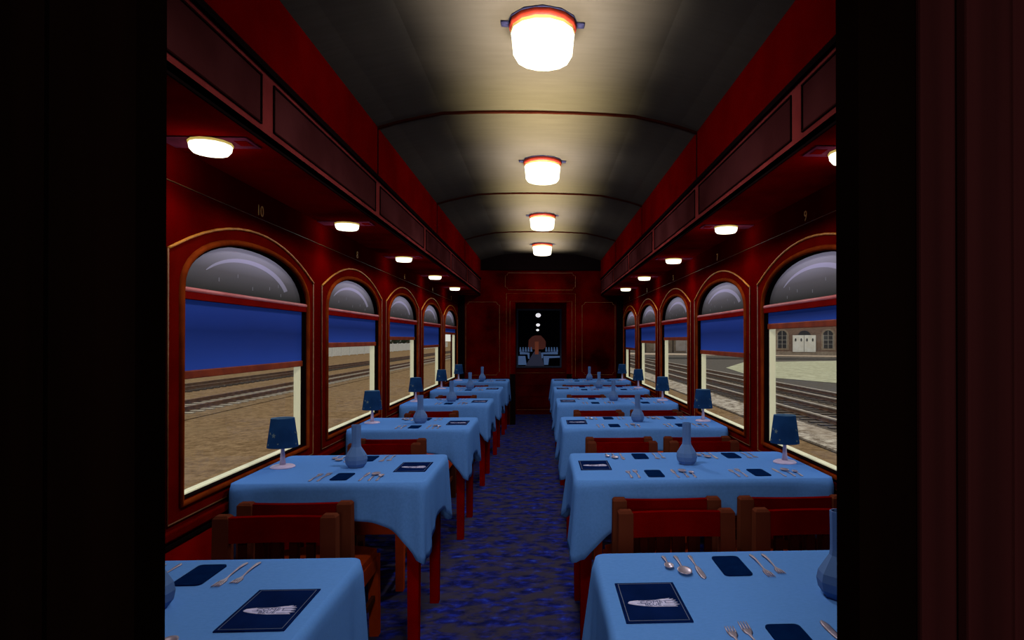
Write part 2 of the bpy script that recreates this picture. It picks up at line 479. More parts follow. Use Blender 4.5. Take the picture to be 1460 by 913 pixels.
for side, sx in (('left', -1), ('right', 1)):
    b = MB()
    y0, y1 = -1.6, YE + 1.6
    outer = [(y0, 0), (y1, 0), (y1, 2.10), (y0, 2.10)]
    holes = [[(y + TC + k * P, z) for y, z in OPEN] for k in range(5)]
    loops = [[Vector((p[0], p[1], 0)) for p in outer]] + [[Vector((p[0], p[1], 0)) for p in h] for h in holes]
    tris = tessellate_polygon(loops)
    flat = [p for l in [outer] + holes for p in l]
    n = len(flat)
    b.use(M['wall'])
    b.add([(sx * W, p[0], p[1]) for p in flat] + [(sx * (W + .066), p[0], p[1]) for p in flat], [])
    for t in tris:
        b.f.append([t[0], t[1], t[2]]); b.mi.append(0); b.smooth.append(False)
        b.f.append([t[2] + n, t[1] + n, t[0] + n]); b.mi.append(0); b.smooth.append(False)
    off = 0
    for l in [outer] + holes:
        k = len(l)
        for i in range(k):
            j = (i + 1) % k
            b.f.append([off + i, off + j, off + j + n, off + i + n]); b.mi.append(0); b.smooth.append(False)
        off += k
    wl = struct(b.build('wall_' + side), 'dark mahogany %s side wall with arched window openings' % side, 'wall')
    # wainscot, chair rail, baseboard
    b = MB(); b.box(sx * W, sx * (W - .006), YN + .03, YE, .09, .60)
    b.build('wainscot', M['wall_low'], wl)
    b = MB(); b.box(sx * W, sx * (W - .014), YN + .03, YE, .612, .624)
    b.build('wainscot_groove', M['black'], wl)
    b = MB(); b.box(sx * W, sx * (W - .020), YN + .03, YE, .640, .672, .006)
    b.build('sill_rail', M['frame'], wl)
    b = MB(); b.tube([(sx * (W - .001), YN + .03, 1.914), (sx * (W - .001), YE, 1.914)], .0022, 5)
    b.build('gold_line', M['thin_gold'], wl)
    b = MB(); b.box(sx * W, sx * (W - .018), YN + .03, YE, 0, .09)
    struct(b.build('baseboard_' + side, M['black']), 'black baseboard along the foot of the %s wall' % side, 'baseboard')

    # soffit + bulkhead face + upper red panel  (overhead cornice)
    t = empty('trim_%d' % (1 if sx < 0 else 2))
    struct(t, 'overhead mahogany cornice box running along the %s side' % side, 'trim')
    b = MB(); b.box(sx * (W + .05), sx * XB, YN + .03, YE, ZS, ZS + .03)
    b.build('soffit', M['soffit'], t)
    b = MB(); b.box(sx * XB, sx * (XB + .03), YN + .03, YE, ZS + .001, 2.302)
    b.build('bulkhead_face', M['bulk'], t)
    # raised edge mouldings
    b = MB(); b.box(sx * (XB - .003), sx * (XB + .003), YN + .03, YE, ZS - .006, ZS + .003)
    b.build('lower_edge', M['black'], t)
    b = MB(); b.box(sx * (XB - .014), sx * (XB + .01), YN + .03, YE, 2.288, 2.312)
    b.build('ledge', M['black'], t)
    pitch = 1.465
    for k in range(-1, 6):
        a, c = 2.275 + k * pitch, 2.275 + (k + 1) * pitch - .095
        a = max(a, YN + .05); c = min(c, YE - .04)
        if c - a < .1: continue
        b = MB(); b.box(sx * (XB - .001), sx * (XB + .01), a + .006, c - .006, 2.100, 2.262)
        pn = b.build('inset_panel', M['bulk_panel'], t)
        b = MB()
        zl, zh, e = 2.096, 2.268, .006
        b.box(sx * (XB - .006), sx * XB, a, c, zl, zl + e); b.box(sx * (XB - .006), sx * XB, a, c, zh - e, zh)
        b.box(sx * (XB - .006), sx * XB, a, a + e, zl, zh); b.box(sx * (XB - .006), sx * XB, c - e, c, zl, zh)
        b.build('panel_moulding', M['groove'], pn)
    b = MB(); b.box(sx * (XB - .010), sx * (XB + .03), YN + .03, YE, 2.312, 2.66)
    b.build('upper_panel', M['upper'], t)
    for k in range(4):
        y = 3.66 + k * 2.04
        if y > YE - .1: continue
        b = MB(); b.box(sx * (XB - .013), sx * (XB - .008), y - .006, y + .006, 2.312, 2.6)
        b.build('panel_seam', M['black'], t)

# ceiling
prof = [(-1.02, 2.56), (-.95, 2.592), (-.835, 2.628), (-.717, 2.656), (-.569, 2.687), (-.39, 2.697), (-.204, 2.702), (0, 2.704), (.204, 2.702), (.39, 2.697), (.569, 2.687), (.717, 2.656), (.835, 2.628), (.95, 2.592), (1.02, 2.56)]
b = MB(); b.use(M['ceil'], False)
n = len(prof)
b.add([(x, YN, z) for x, z in prof] + [(x, YE + .05, z) for x, z in prof] + [(x, YN, z + .06) for x, z in prof] + [(x, YE + .05, z + .06) for x, z in prof],
      [(i, i + 1, n + i + 1, n + i) for i in range(n - 1)] + [(2 * n + i, 3 * n + i, 3 * n + i + 1, 2 * n + i + 1) for i in range(n - 1)])
struct(b.build('ceiling'), 'cream painted shallow vaulted ceiling of the dining car', 'ceiling')
b = MB(); b.box(-1.5, 1.5, -1.65, 11.6, 2.80, 2.86)
b.box(-1.5, -1.0, -1.65, 11.6, 2.10, 2.8); b.box(1.0, 1.5, -1.65, 11.6, 2.10, 2.8)
struct(b.build('roof', M['black']), 'dark outer roof shell above the ceiling', 'roof')
for k in range(3):
    y = 3.66 + k * 2.04
    b = MB()
    m_ = [(x, z) for x, z in prof if abs(x) < .96]
    for (x0, z0), (x1, z1) in zip(m_, m_[1:]):
        b.add([(x0, y - .011, z0 - .012), (x1, y - .011, z1 - .012), (x1, y + .011, z1 - .012), (x0, y + .011, z0 - .012),
               (x0, y - .011, z0 + .004), (x1, y - .011, z1 + .004), (x1, y + .011, z1 + .004), (x0, y + .011, z0 + .004)],
              [(0, 1, 2, 3), (0, 4, 5, 1), (3, 2, 6, 7), (0, 3, 7, 4), (1, 5, 6, 2)])
    struct(b.build('trim_%d' % (3 + k), M['rib']), 'thin dark red rib crossing the ceiling, %s of three' % ['nearest', 'middle', 'farthest'][k], 'trim')

# ------------------------------------------------------------------ end wall
def notched(b, x0, x1, z0, z1, y, r=.0035, c=.045):
    pts = [(x0 + c, z0), (x1 - c, z0), (x1 - c * .75, z0 + c * .75), (x1, z0 + c), (x1, z1 - c), (x1 - c * .75, z1 - c * .75), (x1 - c, z1),
           (x0 + c, z1), (x0 + c * .75, z1 - c * .75), (x0, z1 - c), (x0, z0 + c), (x0 + c * .75, z0 + c * .75)]
    b.tube([(p[0], y, p[1]) for p in pts], r, 5, True)
e = empty('wall_far', (0, YE, 0))
struct(e, 'dark mahogany end wall with gold outlined panels around the door', 'wall')
b = MB()
b.box(-1.42, -.405, 0, .08, 0, 2.8); b.box(.405, 1.42, 0, .08, 0, 2.8); b.box(-.405, .405, 0, .08, 1.93, 2.8)
b.build('wall_panel', M['end'], e)
for x0, x1, z0, z1 in ((-1.184, -.655, .784, 1.936), (.652, 1.178, .784, 1.936), (-.565, .545, 2.13, 2.40)):
    b = MB(); notched(b, x0, x1, z0, z1, -.002)
    b.build('gold_panel_outline', M['thin_gold'], e)
b = MB()
for xx, zz in ((.545, 2.072), (.49, 1.95)):
    b.tube([(-xx, -.002, 0), (-xx, -.002, zz), (xx, -.002, zz), (xx, -.002, 0)], .0035, 5)
b.build('door_surround', M['thin_gold'], e)
b = MB(); b.box(-1.25, -.50, -.012, 0, .742, .752)
b.box(.50, 1.25, -.012, 0, .742, .752)
b.build('dado_rail', M['frame'], e)
# black strips at the corners and a dark band along the top
b = MB(); b.box(-1.303, -1.20, -.03, 0, 0, 2.045); b.box(1.20, 1.303, -.03, 0, 0, 2.045)
b.build('dark_corner_strip', M['black'], e)
b = MB(); b.box(-.945, .945, -.05, 0, 2.44, 2.72)
b.build('dark_top_band', M['black'], e)
b = MB(); b.box(-.49, -.405, -.006, 0, 0, .80); b.box(.405, .49, -.006, 0, 0, .80)
b.build('dark_door_post', M['black'], e)

# passage behind the end wall and the far door
YD = 11.1
e = empty('wall_passage', (0, 0, 0))
struct(e, 'dark short passage leading to the far door', 'wall')
b = MB(); b.box(-.56, -.50, YE + .08, YD + .1, 0, 2.2); b.box(.50, .56, YE + .08, YD + .1, 0, 2.2); b.box(-.56, .56, YE + .08, YD + .1, 2.1, 2.2)
b.build('passage_lining', M['door'], e)
d = empty('door_1', (0, YD, 0))
struct(d, 'dark red door with a framed pane and horizontal lower panels', 'door')
b = MB(); b.box(-.50, .50, 0, .05, 0, 2.1)
b.build('door_leaf', M['door'], d)
s_ = YD / YE
mx0, mx1, mz0, mz1 = -.410, .336, .870, 1.864
for i in range(3):
    b = MB(); z0 = .12 + i * .20
    b.box(-.42, .42, -.010, 0, z0, z0 + .15, .004)
    b.build('lower_panel', M['door'], d)
b = MB(); b.tube([(-.44, -.004, .745), (.44, -.004, .745)], .004, 5); b.tube([(-.44, -.004, .085), (.44, -.004, .085)], .004, 5)
b.build('rail_line', M['thin_gold'], d)
b = MB()
for a0, a1, c0, c1 in ((mx0 - .03, mx1 + .03, mz1, mz1 + .03), (mx0 - .03, mx1 + .03, mz0 - .03, mz0), (mx0 - .03, mx0, mz0, mz1), (mx1, mx1 + .03, mz0, mz1)):
    b.box(a0, a1, -.022, 0, c0, c1)
b.build('pane_frame', M['pane_edge'], d)
b = MB(); b.box(mx0, mx1, -.008, 0, mz0, mz1)
pane = b.build('door_pane', M['pane_dark'], d)
pane['label'] = 'dark pane with painted-on reflections of ceiling lamps and blue tables'
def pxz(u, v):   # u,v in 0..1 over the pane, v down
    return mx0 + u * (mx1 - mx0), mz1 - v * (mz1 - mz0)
def patch(name, pts, m, dep):  # reflection painted as flat, faintly glowing shapes on the pane
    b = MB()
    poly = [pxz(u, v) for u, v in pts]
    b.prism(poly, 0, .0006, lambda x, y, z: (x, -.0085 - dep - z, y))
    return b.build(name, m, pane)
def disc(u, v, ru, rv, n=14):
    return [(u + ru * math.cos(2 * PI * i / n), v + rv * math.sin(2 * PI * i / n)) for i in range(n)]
patch('painted_end_wall_reflection', [(.24, .66), (.25, .53), (.33, .47), (.40, .45), (.54, .45), (.62, .51), (.66, .56), (.66, .66), (.60, .70), (.28, .70)], M['refl_red'], 0)
patch('painted_doorway_reflection', [(.40, .56), (.49, .56), (.49, .79), (.40, .79)], emis('reflection_doorway', (.20, .04, .012, 1), .3), .001)
patch('painted_aisle_reflection', [(.38, .74), (.54, .74), (.62, 1), (.17, 1)], M['refl_dark'], .0005)
patch('painted_lamp_reflection', [(u, v) for u, v in disc(.48, .085, .065, .040, 8)], M['refl_lamp'], .001)
patch('painted_lamp_reflection', disc(.475, .26, .048, .028, 10), M['refl_lamp'], .001)
patch('painted_lamp_reflection', disc(.465, .352, .036, .020, 10), M['refl_lamp'], .001)
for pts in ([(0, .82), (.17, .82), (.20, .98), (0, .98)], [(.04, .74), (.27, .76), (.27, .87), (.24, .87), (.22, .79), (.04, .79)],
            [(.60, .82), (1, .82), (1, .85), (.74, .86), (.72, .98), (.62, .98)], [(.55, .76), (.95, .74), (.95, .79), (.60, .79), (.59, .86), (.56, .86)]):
    patch('painted_table_reflection', pts, M['refl_blue'], .001)
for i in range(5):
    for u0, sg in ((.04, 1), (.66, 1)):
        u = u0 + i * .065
        patch('painted_vase_reflection', [(u, .66), (u + .022, .66), (u + .04, .74), (u - .01, .74)], M['refl_blue'], .0015)

# ------------------------------------------------------------------ near doorway and vestibule
XL0, XR0 = -.385, .348
def near_wall(name, x0, x1, side, m2):
    e = empty(name, (0, YN, 0))
    struct(e, 'near black doorway partition at the %s of the view' % side, 'wall')
    b = MB(); b.box(x0, x1, 0, .05, 0, 2.8)
    b.build('partition', M['near'], e)
    return e
nl = near_wall('wall_near_left', -1.42, XL0, 'left', None)
nr = near_wall('wall_near_right', XR0, 1.42, 'right', None)
b = MB()
for i, (a, c) in enumerate(((-.50, -.468), (-.70, -.56), (-.86, -.72))):
    b.box(a, c, -.006, 0, 0, 2.6)
b.build('door_stile', M['near'], nl)
b = MB()
for i, (a, c, dd) in enumerate(((.408, .446, .010), (.452, .500, .018), (.506, .60, .012), (.61, .70, .02), (.71, .95, .012))):
    b.box(a, c, -dd, 0, 0, 2.6, .003)
b.build('door_stile', M['near_red'], nr)
b = MB(); b.box(XL0, XR0, YN, YN + .05, 2.02, 2.8)
struct(b.build('wall_near_top', M['near']), 'black header above the near doorway', 'wall')
b = MB(); b.box(-1.42, 1.42, -1.65, -1.6, 0, 2.8)
struct(b.build('wall_vestibule', M['near']), 'dark back wall of the vestibule behind the viewer', 'wall')

# ------------------------------------------------------------------ windows and blinds
blind_bottom = {'left': [1.231, 1.329, 1.374, 1.281, 1.449], 'right': [1.439, 1.262, 1.371, 1.333, 1.226]}
wn = 0
for side, sx in (('left', -1), ('right', 1)):
    for k in range(5):
        wn += 1
        yc = TC + k * P
        e = empty('window_%d' % wn, (sx * W, yc, 0))
        struct(e, '%s arched window on the %s wall with grey lunette over a red bar with a painted pink highlight' % (WORD[k], side), 'window')
        s = sx
        # moulding round the opening
        b = MB()
        b.use(M['orange'], True)
        b.tube([(-s * .004, y, z) for y, z in [(-.609, .745), (.609, .745), (.609, 1.525)] + [(y * 1.02, z + .012) for y, z in OPEN[3:-1]] + [(-.609, 1.525)]], .013, 6, True)
        b.build('inner_moulding', None, e)
        b = MB(); b.use(M['frame'])
        loop_i = [(-.62, .735), (.62, .735), (.62, 1.53)] + [(.62 * math.cos(PI * i / 20), 1.53 + .25 * math.sin(PI * i / 20)) for i in range(1, 20)] + [(-.62, 1.53)]
        gold = [(-.69, .692), (.69, .692), (.69, 1.672)]
        for i in range(15):
            x = .66 - i * 1.32 / 14
            gold.append((x, 1.840 - .355 * x * x))
        gold.append((-.69, 1.672))
        tr = tessellate_polygon([[Vector((p[0], p[1], 0)) for p in gold], [Vector((p[0], p[1], 0)) for p in loop_i]])
        allp = gold + loop_i
        b.add([(-s * .003, p[0], p[1]) for p in allp], [tuple(t) for t in tr])
        b.build('frame_panel', None, e)
        b = MB(); b.use(M['gold'], True)
        arch = gold[2:]
        b.tube([(-s * .006, p[0], p[1]) for p in arch], .0058, 6)
        b.build('gold_beading', None, e)
        b = MB(); b.use(M['thin_gold'], True)
        b.tube([(-s * .005, p[0], p[1]) for p in [gold[-1], gold[0], gold[1], gold[2]]], .0035, 5)
        b.build('outline_line', None, e)
        # reveal's shadow painted as a black lining, and cream sash lining the opening
        def ringwall(x0, x1, pts, m, name, thick=.006):
            b = MB(); n = len(pts)
            ins = []
            cy, cz = 0, 1.15
            for y, z in pts:
                ins.append((y - math.copysign(thick, y - cy) if abs(y - cy) > .01 else y, z - math.copysign(thick, z - cz)))
            vs = [(x, p[0], p[1]) for x in (x0, x1) for p in pts] + [(x, p[0], p[1]) for x in (x0, x1) for p in ins]
            fs = []
            for i in range(n):
                j = (i + 1) % n
                fs += [(2 * n + i, 2 * n + j, 3 * n + j, 3 * n + i), (i, j, 2 * n + j, 2 * n + i), (n + i, 3 * n + i, 3 * n + j, n + j)]
            b.add(vs, fs)
            return b.build(name, m, e)
        low = [(-.597, .757), (.597, .757), (.597, 1.503), (-.597, 1.503)]
        ringwall(s * .001, s * .028, OPEN, M['black'], 'painted_reveal_shadow', .005)
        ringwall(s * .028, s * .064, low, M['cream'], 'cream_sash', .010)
        # transom bar, its top highlight painted as a pink tube
        b = MB(); b.use(M['bar_red']).box(-s * .004, s * .05, -.594, .594, 1.501, 1.531)
        b.use(M['bar_highlight'], True)
        b.tube([(s * .002, -.594, 1.536), (s * .002, .594, 1.536)], .010, 8)
        b.build('transom_bar', None, e)
        # lunette pane
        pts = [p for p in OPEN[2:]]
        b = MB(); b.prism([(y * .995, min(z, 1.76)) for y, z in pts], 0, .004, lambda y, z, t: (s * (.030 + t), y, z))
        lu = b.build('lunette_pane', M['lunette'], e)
        # gloss highlight painted on as a pale crescent
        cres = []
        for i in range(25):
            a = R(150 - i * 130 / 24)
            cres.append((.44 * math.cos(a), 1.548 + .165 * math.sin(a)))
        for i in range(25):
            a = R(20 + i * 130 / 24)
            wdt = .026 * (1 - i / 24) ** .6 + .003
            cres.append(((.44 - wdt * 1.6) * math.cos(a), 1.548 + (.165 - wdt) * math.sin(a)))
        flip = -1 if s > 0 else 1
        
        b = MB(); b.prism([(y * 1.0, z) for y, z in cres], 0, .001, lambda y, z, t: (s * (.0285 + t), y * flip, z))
        b.build('painted_gloss_crescent', M['crescent'], lu)
        b = MB()
        for (yy, zz) in ((-.28, 1.60), (-.12, 1.63), (.02, 1.585), (.20, 1.60), (.30, 1.62), (.33, 1.575)):
            b.box(s * .0285, s * .0295, yy - .003, yy + .003, zz - .008, zz + .008)
        b.build('pale_fleck', M['fleck'], lu)
        # lower glass
        b = MB(); b.box(s * .050, s * .052, -.588, .588, .767, 1.50)
        b.build('window_pane', M['glass'], e)
        # blind
        zb = blind_bottom[side][k]
        bl = empty('window_blind', (sx * (W + .020), yc, 0))
        frac = {1.231: 'drawn a third of the way down', 1.449: 'barely drawn below the bar'}.get(zb, 'partly drawn')
        tag(bl, 'royal blue roller blind in the %s window on the %s wall' % (WORD[k], side), 'blind', 'blue roller blinds in the arched windows')
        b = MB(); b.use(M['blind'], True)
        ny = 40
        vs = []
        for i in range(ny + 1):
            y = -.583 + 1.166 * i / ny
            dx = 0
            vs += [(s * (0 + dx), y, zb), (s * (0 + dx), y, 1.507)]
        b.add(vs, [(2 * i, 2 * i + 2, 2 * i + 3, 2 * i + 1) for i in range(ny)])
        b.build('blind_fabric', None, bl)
        b = MB(); b.box(-.006, .007, -.585, .585, zb - .032, zb, .004)
        b.build('bottom_bar', M['blind_bar'], bl)
        # seat number above the window
        num = (10 - 2 * k) if side == 'left' else (9 - 2 * k)
        # letters are drawn in local XY, stood up facing the aisle
        rot = Matrix.Rotation(R(90), 4, 'Z') @ Matrix.Rotation(R(90), 4, 'X') if s < 0 else Matrix.Rotation(R(-90), 4, 'Z') @ Matrix.Rotation(R(90), 4, 'X')
        nm = text_mesh(str(num), .072, 'seat_number', M['number'], None, .0008, rot)
        nm.location = (sx * (W - .001), yc + .03, 1.950)
        tag(nm, 'gold numeral %d painted on the wall above a window' % num, 'number', 'gold numerals above the windows')

# ------------------------------------------------------------------ lamps overhead
def ceiling_lamp():
    o = empty('ceiling_lamp')
    b = MB(); b.use(M['lamp_plate'], True); b.lathe([(.150, .004), (.150, -.003)], 12); b.box(-.178, -.14, -.02, .02, -.006, .004); b.box(.14, .178, -.02, .02, -.006, .004)
    b.build('ceiling_plate', None, o)
    b = MB(); b.use(M['lamp_ring'], True); b.lathe([(.142, 0), (.146, -.012), (.142, -.030), (.136, -.030)], 14)
    b.build('mounting_ring', None, o)
    b = MB(); b.use(M['lamp_edge'], True); b.lathe([(.138, -.028), (.136, -.042)], 14, cap=False)
    sh = b.use(M['lamp_glow']).lathe([(.136, -.042), (.132, -.075), (.126, -.136), (.116, -.152), (.10, -.157), (.001, -.159)], 14)
    b.build('glass_shade', None, o)
    return o
cl = ceiling_lamp()
LAMPY = [2.639 + 2.04 * k for k in range(4)]
for k, y in enumerate(LAMPY):
    inst(cl, (.020, y, 2.700), 0, 'glowing drum lamp with red ring on the ceiling, %s in the row' % ['largest and nearest', 'second nearest', 'third nearest', 'smallest and farthest'][k], 'ceiling lamp', 'drum lamps down the ceiling centre')

def soffit_lamp():
    o = empty('soffit_lamp')
    b = MB(); b.box(-.148, .19, -.062, .062, -.004, 0)
    b.build('mounting_plate', M['plate'], o)
    b = MB(); b.box(-.135, -.092, -.028, .028, -.0052, -.004)
    b.build('plate_inset', M['soffit'], o)
    b = MB(); b.use(M['lamp_edge'], True); b.lathe([(.072, -.004), (.071, -.012)], 12)
    b.build('lamp_rim', None, o)
    b = MB(); b.use(M['lamp_glow'], True); b.lathe([(.069, -.012), (.066, -.030), (.058, -.040), (.001, -.042)], 14)
    b.build('glass_shade', None, o)
    return o
sl = soffit_lamp()
for side, sx in (('left', -1), ('right', 1)):
    for k in range(5):
        inst(sl, (sx * 1.148, 2.225 + k * P, ZS), 0 if sx > 0 else PI, 'small round glowing lamp under the %s cornice, %s in its row' % (side, WORD[k]), 'lamp', 'small round lamps under the cornices')

# ------------------------------------------------------------------ tables
LEGW = .025
def make_table(x0, x1, ax0, ax1):
    """x0..x1 extents, local about its centre"""
    o = empty('dining_table')
    b = MB(); b.box(x0 + .006, x1 - .006, -.302, .302, .722, .744, .004)
    b.build('tabletop', M['tleg'], o)
    b = MB(); 
    b.box(ax0, ax1, -.262, -.244, .655, .722); b.box(ax0, ax1, .252, .270, .655, .722)
    b.box(ax0 - .009, ax0 + .009, -.25, .26, .655, .722); b.box(ax1 - .009, ax1 + .009, -.25, .26, .655, .722)
    b.build('apron', M['tleg'], o)
    for lx in (ax0, ax1):
        for ly in (-.235, .285):
            b = MB(); b.taper((lx, ly, 0), (lx, ly, .722), .022, .027)
            b.build('leg', M['tleg'], o)
    return o

def make_cloth(x0, x1, wall):
    """tablecloth draped; wall = -1 (wall on -x) or +1"""
    b = MB(); b.use(M['cloth'], True)
    y0, y1, r = -.320, .320, .035
    rim = []   # (x,y,nx,ny,drop)
    L = x1 - x0; H = y1 - y0
    def corner(cx, cy, a0, last=False):
        for i in range(7):
            a = a0 + PI / 2 * i / 6
            rim.append((cx + r * math.cos(a), cy + r * math.sin(a), math.cos(a), math.sin(a), 1.0, 'c'))
    def side(xa, ya, xb, yb, nx, ny, n):
        for i in range(1, n):
            t = i / n
            rim.append((xa + (xb - xa) * t, ya + (yb - ya) * t, nx, ny, abs(2 * t - 1), 's'))
    corner(x1 - r, y1 - r, 0); side(x1 - r, y1, x0 + r, y1, 0, 1, 44)
    corner(x0 + r, y1 - r, PI / 2); side(x0, y1 - r, x0, y0 + r, -1, 0, 30)
    corner(x0 + r, y0 + r, PI); side(x0 + r, y0, x1 - r, y0, 0, -1, 44)
    corner(x1 - r, y0 + r, 3 * PI / 2); side(x1, y0 + r, x1, y1 - r, 1, 0, 30)
    N = len(rim)
    rings = 12
    verts = []
    # inner rings of the top for shading, then edge roll, then hanging
    for j in range(rings + 1):
        for i, (x, y, nx, ny, u, kind) in enumerate(rim):
            iswall = (nx * wall > .5)
            iswallc = (nx * wall > .2)
            mid = .150 if abs(ny) > abs(nx) else .215
            tip = .318
            drop = tip + .018 * (nx * nx * ny * ny * 4) if kind == 'c' else mid + (tip - mid) * u ** (4.2 if abs(ny) > abs(nx) else 2.4)
            if j == 0: off, z = -.012, 0
            elif j == 1: off, z = -.003, -.0015
            else:
                t = (j - 1) / (rings - 1)
                z = -.004 - drop * t
                cl_ = u ** 2 if kind == 's' else 1.0
                fold = (.009 * math.sin(i * 1.15) * cl_ + .003 * math.sin(i * .47 + 1)) * t
                flare = ((.030 if wall > 0 else .008) * cl_ + .003) * t
                off = .003 + flare + fold
                if iswallc: off = min(off, .006) if iswall else min(off, .012)
            verts.append((x + nx * off, y + ny * off, ZT + z))
    b.v = verts
    for j in range(rings):
        for i in range(N):
            k = (i + 1) % N
            b.face([j * N + i, j * N + k, (j + 1) * N + k, (j + 1) * N + i])
    b.sm = False
    b.face(list(range(N)))
    o = b.build('tablecloth')
    md = o.modifiers.new('thickness', 'SOLIDIFY'); md.thickness = .0025; md.offset = -1
    return o

TX = {'left': (-1.278, -.470), 'right': (.160, 1.280)}
AX = {'left': (-1.21, -.533), 'right': (.207, 1.257)}
tables = {}
def side_sgn(s): return -1 if s == 'left' else 1
for side in ('left', 'right'):
    x0, x1 = TX[side]; cx = (x0 + x1) / 2
    tb = make_table(x0 - cx + .01, x1 - cx - .01, AX[side][0] - cx, AX[side][1] - cx)
    ct = make_cloth(x0 - cx, x1 - cx, side_sgn(side))
    for k in range(6):
        y = TC + (k - 1) * P
        inst(tb, (cx, y, 0), 0, 'red wooden dining table under a cloth, %s on the %s' % (ORD[k], side), 'table', 'dining tables on the %s side' % side)
        inst(ct, (cx, y, 0), 0, 'blue tablecloth with pointed hanging corners on the %s %s table' % (ORD[k], side), 'tablecloth', 'blue tablecloths')

# ------------------------------------------------------------------ chairs (origin on the floor, back at -y)
def make_chair():
    o = empty('dining_chair')
    hw = .213
    # seat with bowed front
    poly = [(-.195, -.20), (.195, -.20), (.205, .17)]
    for i in range(9):
        t = i / 8
        poly.append((.205 - .41 * t, .17 + .055 * math.sin(PI * t) ** .7 + .01))
    poly.append((-.205, .17))
    b = MB(); b.prism(poly, .370, .402)
    s = b.build('seat', M['seat'], o)
    bv = s.modifiers.new('round', 'BEVEL'); bv.width = .008; bv.segments = 2
    b = MB()
    b.box(-.185, .185, .185, .203, .300, .370); b.box(-.185, .185, -.205, -.190, .310, .370)
    b.box(-.205, -.190, -.19, .185, .305, .370); b.box(.190, .205, -.19, .185, .305, .370)
    b.build('seat_rail', M['seat'], o)
    for sx in (-1, 1):
        b = MB(); b.taper((sx * .190, .205, 0), (sx * .188, .190, .370), .020, .023)
        b.build('leg', M['seat'], o)
        b = MB(); b.taper((sx * .192, -.228, 0), (sx * .190, -.215, .372), .022, .025)
        b.build('leg', M['post'], o)
        # upright
        b = MB()
        b.taper((sx * .190, -.215, .372), (sx * .188, -.218, .711), .028, .027, .025, .022)
        b.taper((sx * .188, -.218, .711), (sx * .188, -.218, .720), .027, .020, .022, .015)
        b.build('back_post', M['post'], o)
    b = MB(); 
    n = 10; vs = []
    for i in range(n + 1):
        x = -.165 + .33 * i / n
        cy = -.213 - .010 * math.cos(PI * (i / n - .5))
        for dy, z in ((-.012, .622), (-.012, .713), (.012, .713), (.012, .622)):
            vs.append((x, cy + dy, z))
    fs = []
    for i in range(n):
        for q in range(4):
            fs.append((4 * i + q, 4 * i + (q + 1) % 4, 4 * i + 4 + (q + 1) % 4, 4 * i + 4 + q))
    b.add(vs, fs + [(0, 1, 2, 3), (4 * n + 3, 4 * n + 2, 4 * n + 1, 4 * n)])
    b.build('top_rail', M['rail'], o)
    for i in range(5):
        x = -.12 + i * .06
        b = MB(); b.box(x - .014, x + .014, -.224, -.212, .400, .622)
        b.build('back_slat', M['slat'], o)
    b = MB(); b.box(-.18, .18, -.222, -.204, .180, .205)
    for sx in (-1, 1): b.box(sx * .19 - .008, sx * .19 + .008, -.22, .195, .165, .19)
    b.build('stretcher', M['post'], o)
    return o
ch = make_chair()
CX = {'left': [-.935], 'right': [.512, 1.020]}
for side in ('left', 'right'):
    for k in range(6):
        y = TC + (k - 1) * P
        for j, x in enumerate(CX[side]):
            seat = '' if side == 'left' else ('aisle seat, ' if j == 0 else 'window seat, ')
            if k > 0:
                inst(ch, (x, y - .505 + .24, 0), 0, 'dark wooden slat-back chair at the near %s%s table on the %s' % (seat, ORD[k], side), 'chair', 'slat-back dining chairs')
            if k < 5:
                inst(ch, (x, y + .645, 0), PI, 'dark wooden slat-back chair at the far %s%s table on the %s' % (seat, ORD[k], side), 'chair', 'slat-back dining chairs')

# ------------------------------------------------------------------ table lamp, vase
def make_lamp():
    o = empty('table_lamp')
    b = MB(); b.use(M['white'], True); b.lathe([(.055, 0), (.055, .004), (.048, .009), (.02, .013)], 24)
    b.build('base', None, o)
    b = MB(); b.use(M['white'], True); b.lathe([(.0145, .010), (.011, .04), (.0085, .075), (.0075, .125)], 14)
    b.build('stem', None, o)
    b = MB(); b.use(M['shade'], True); b.lathe([(.069, .096), (.0515, .230)], 24, cap=False)
    b.use(M['shade_in']); b.lathe([(.0675, .0965), (.050, .2295)], 24, cap=False)
    b.use(M['shade_in']); b.lathe([(.0515, .230), (.050, .2295)], 24, cap=False); b.lathe([(.069, .096), (.0675, .0965)], 24, cap=False)
    sh = b.build('lamp_shade', None, o)
    b = MB(); b.lathe([(.006, .12), (.006, .222)], 8); 
    for a in (0, PI / 3 * 2, PI / 3 * 4):
        b.tube([(0, 0, .218), (.0505 * math.cos(a), .0505 * math.sin(a), .218)], .0012, 5)
    b.build('shade_carrier', M['white'], sh)
    # small printed comet and stars, wrapped on the shade
    b = MB()
    def wrap(a, z):
        rr = .069 - (z - .096) / .134 * .0175 + .0006
        return (rr * math.cos(a), rr * math.sin(a), z)
    def star(a, z, s):
        pts = []
        for i in range(10):
            q = PI / 2 + PI * i / 5
            rr = s if i % 2 == 0 else s * .45
            pts.append(wrap(a + rr * math.cos(q) / .06, z + rr * math.sin(q)))
        pts.append(wrap(a, z))
        b.add(pts, [(i, (i + 1) % 10, 10) for i in range(10)])
    for a0 in (0, PI / 3 * 2, PI / 3 * 4):
        star(a0 - .55, .155, .012); star(a0 - 1.0, .112, .006); star(a0 - .2, .118, .005)
        b.add([wrap(a0 - .55, .158), wrap(a0 - .55, .152), wrap(a0 - .95, .160), wrap(a0 - 1.0, .170)], [(0, 1, 2, 3)])
    b.build('star_print', M['star'], sh)
    return o
def make_vase():
    b = MB(); b.use(M['vase'], False)
    b.lathe([(.034, 0), (.047, .018), (.0505, .038), (.047, .056), (.035, .076), (.0225, .096), (.0205, .110), (.0205, .150), (.0215, .198), (.0185, .198), (.0165, .150), (.014, .11), (.001, .10)], 8, cap=True, rot=.3)
    return b.build('bud_vase')
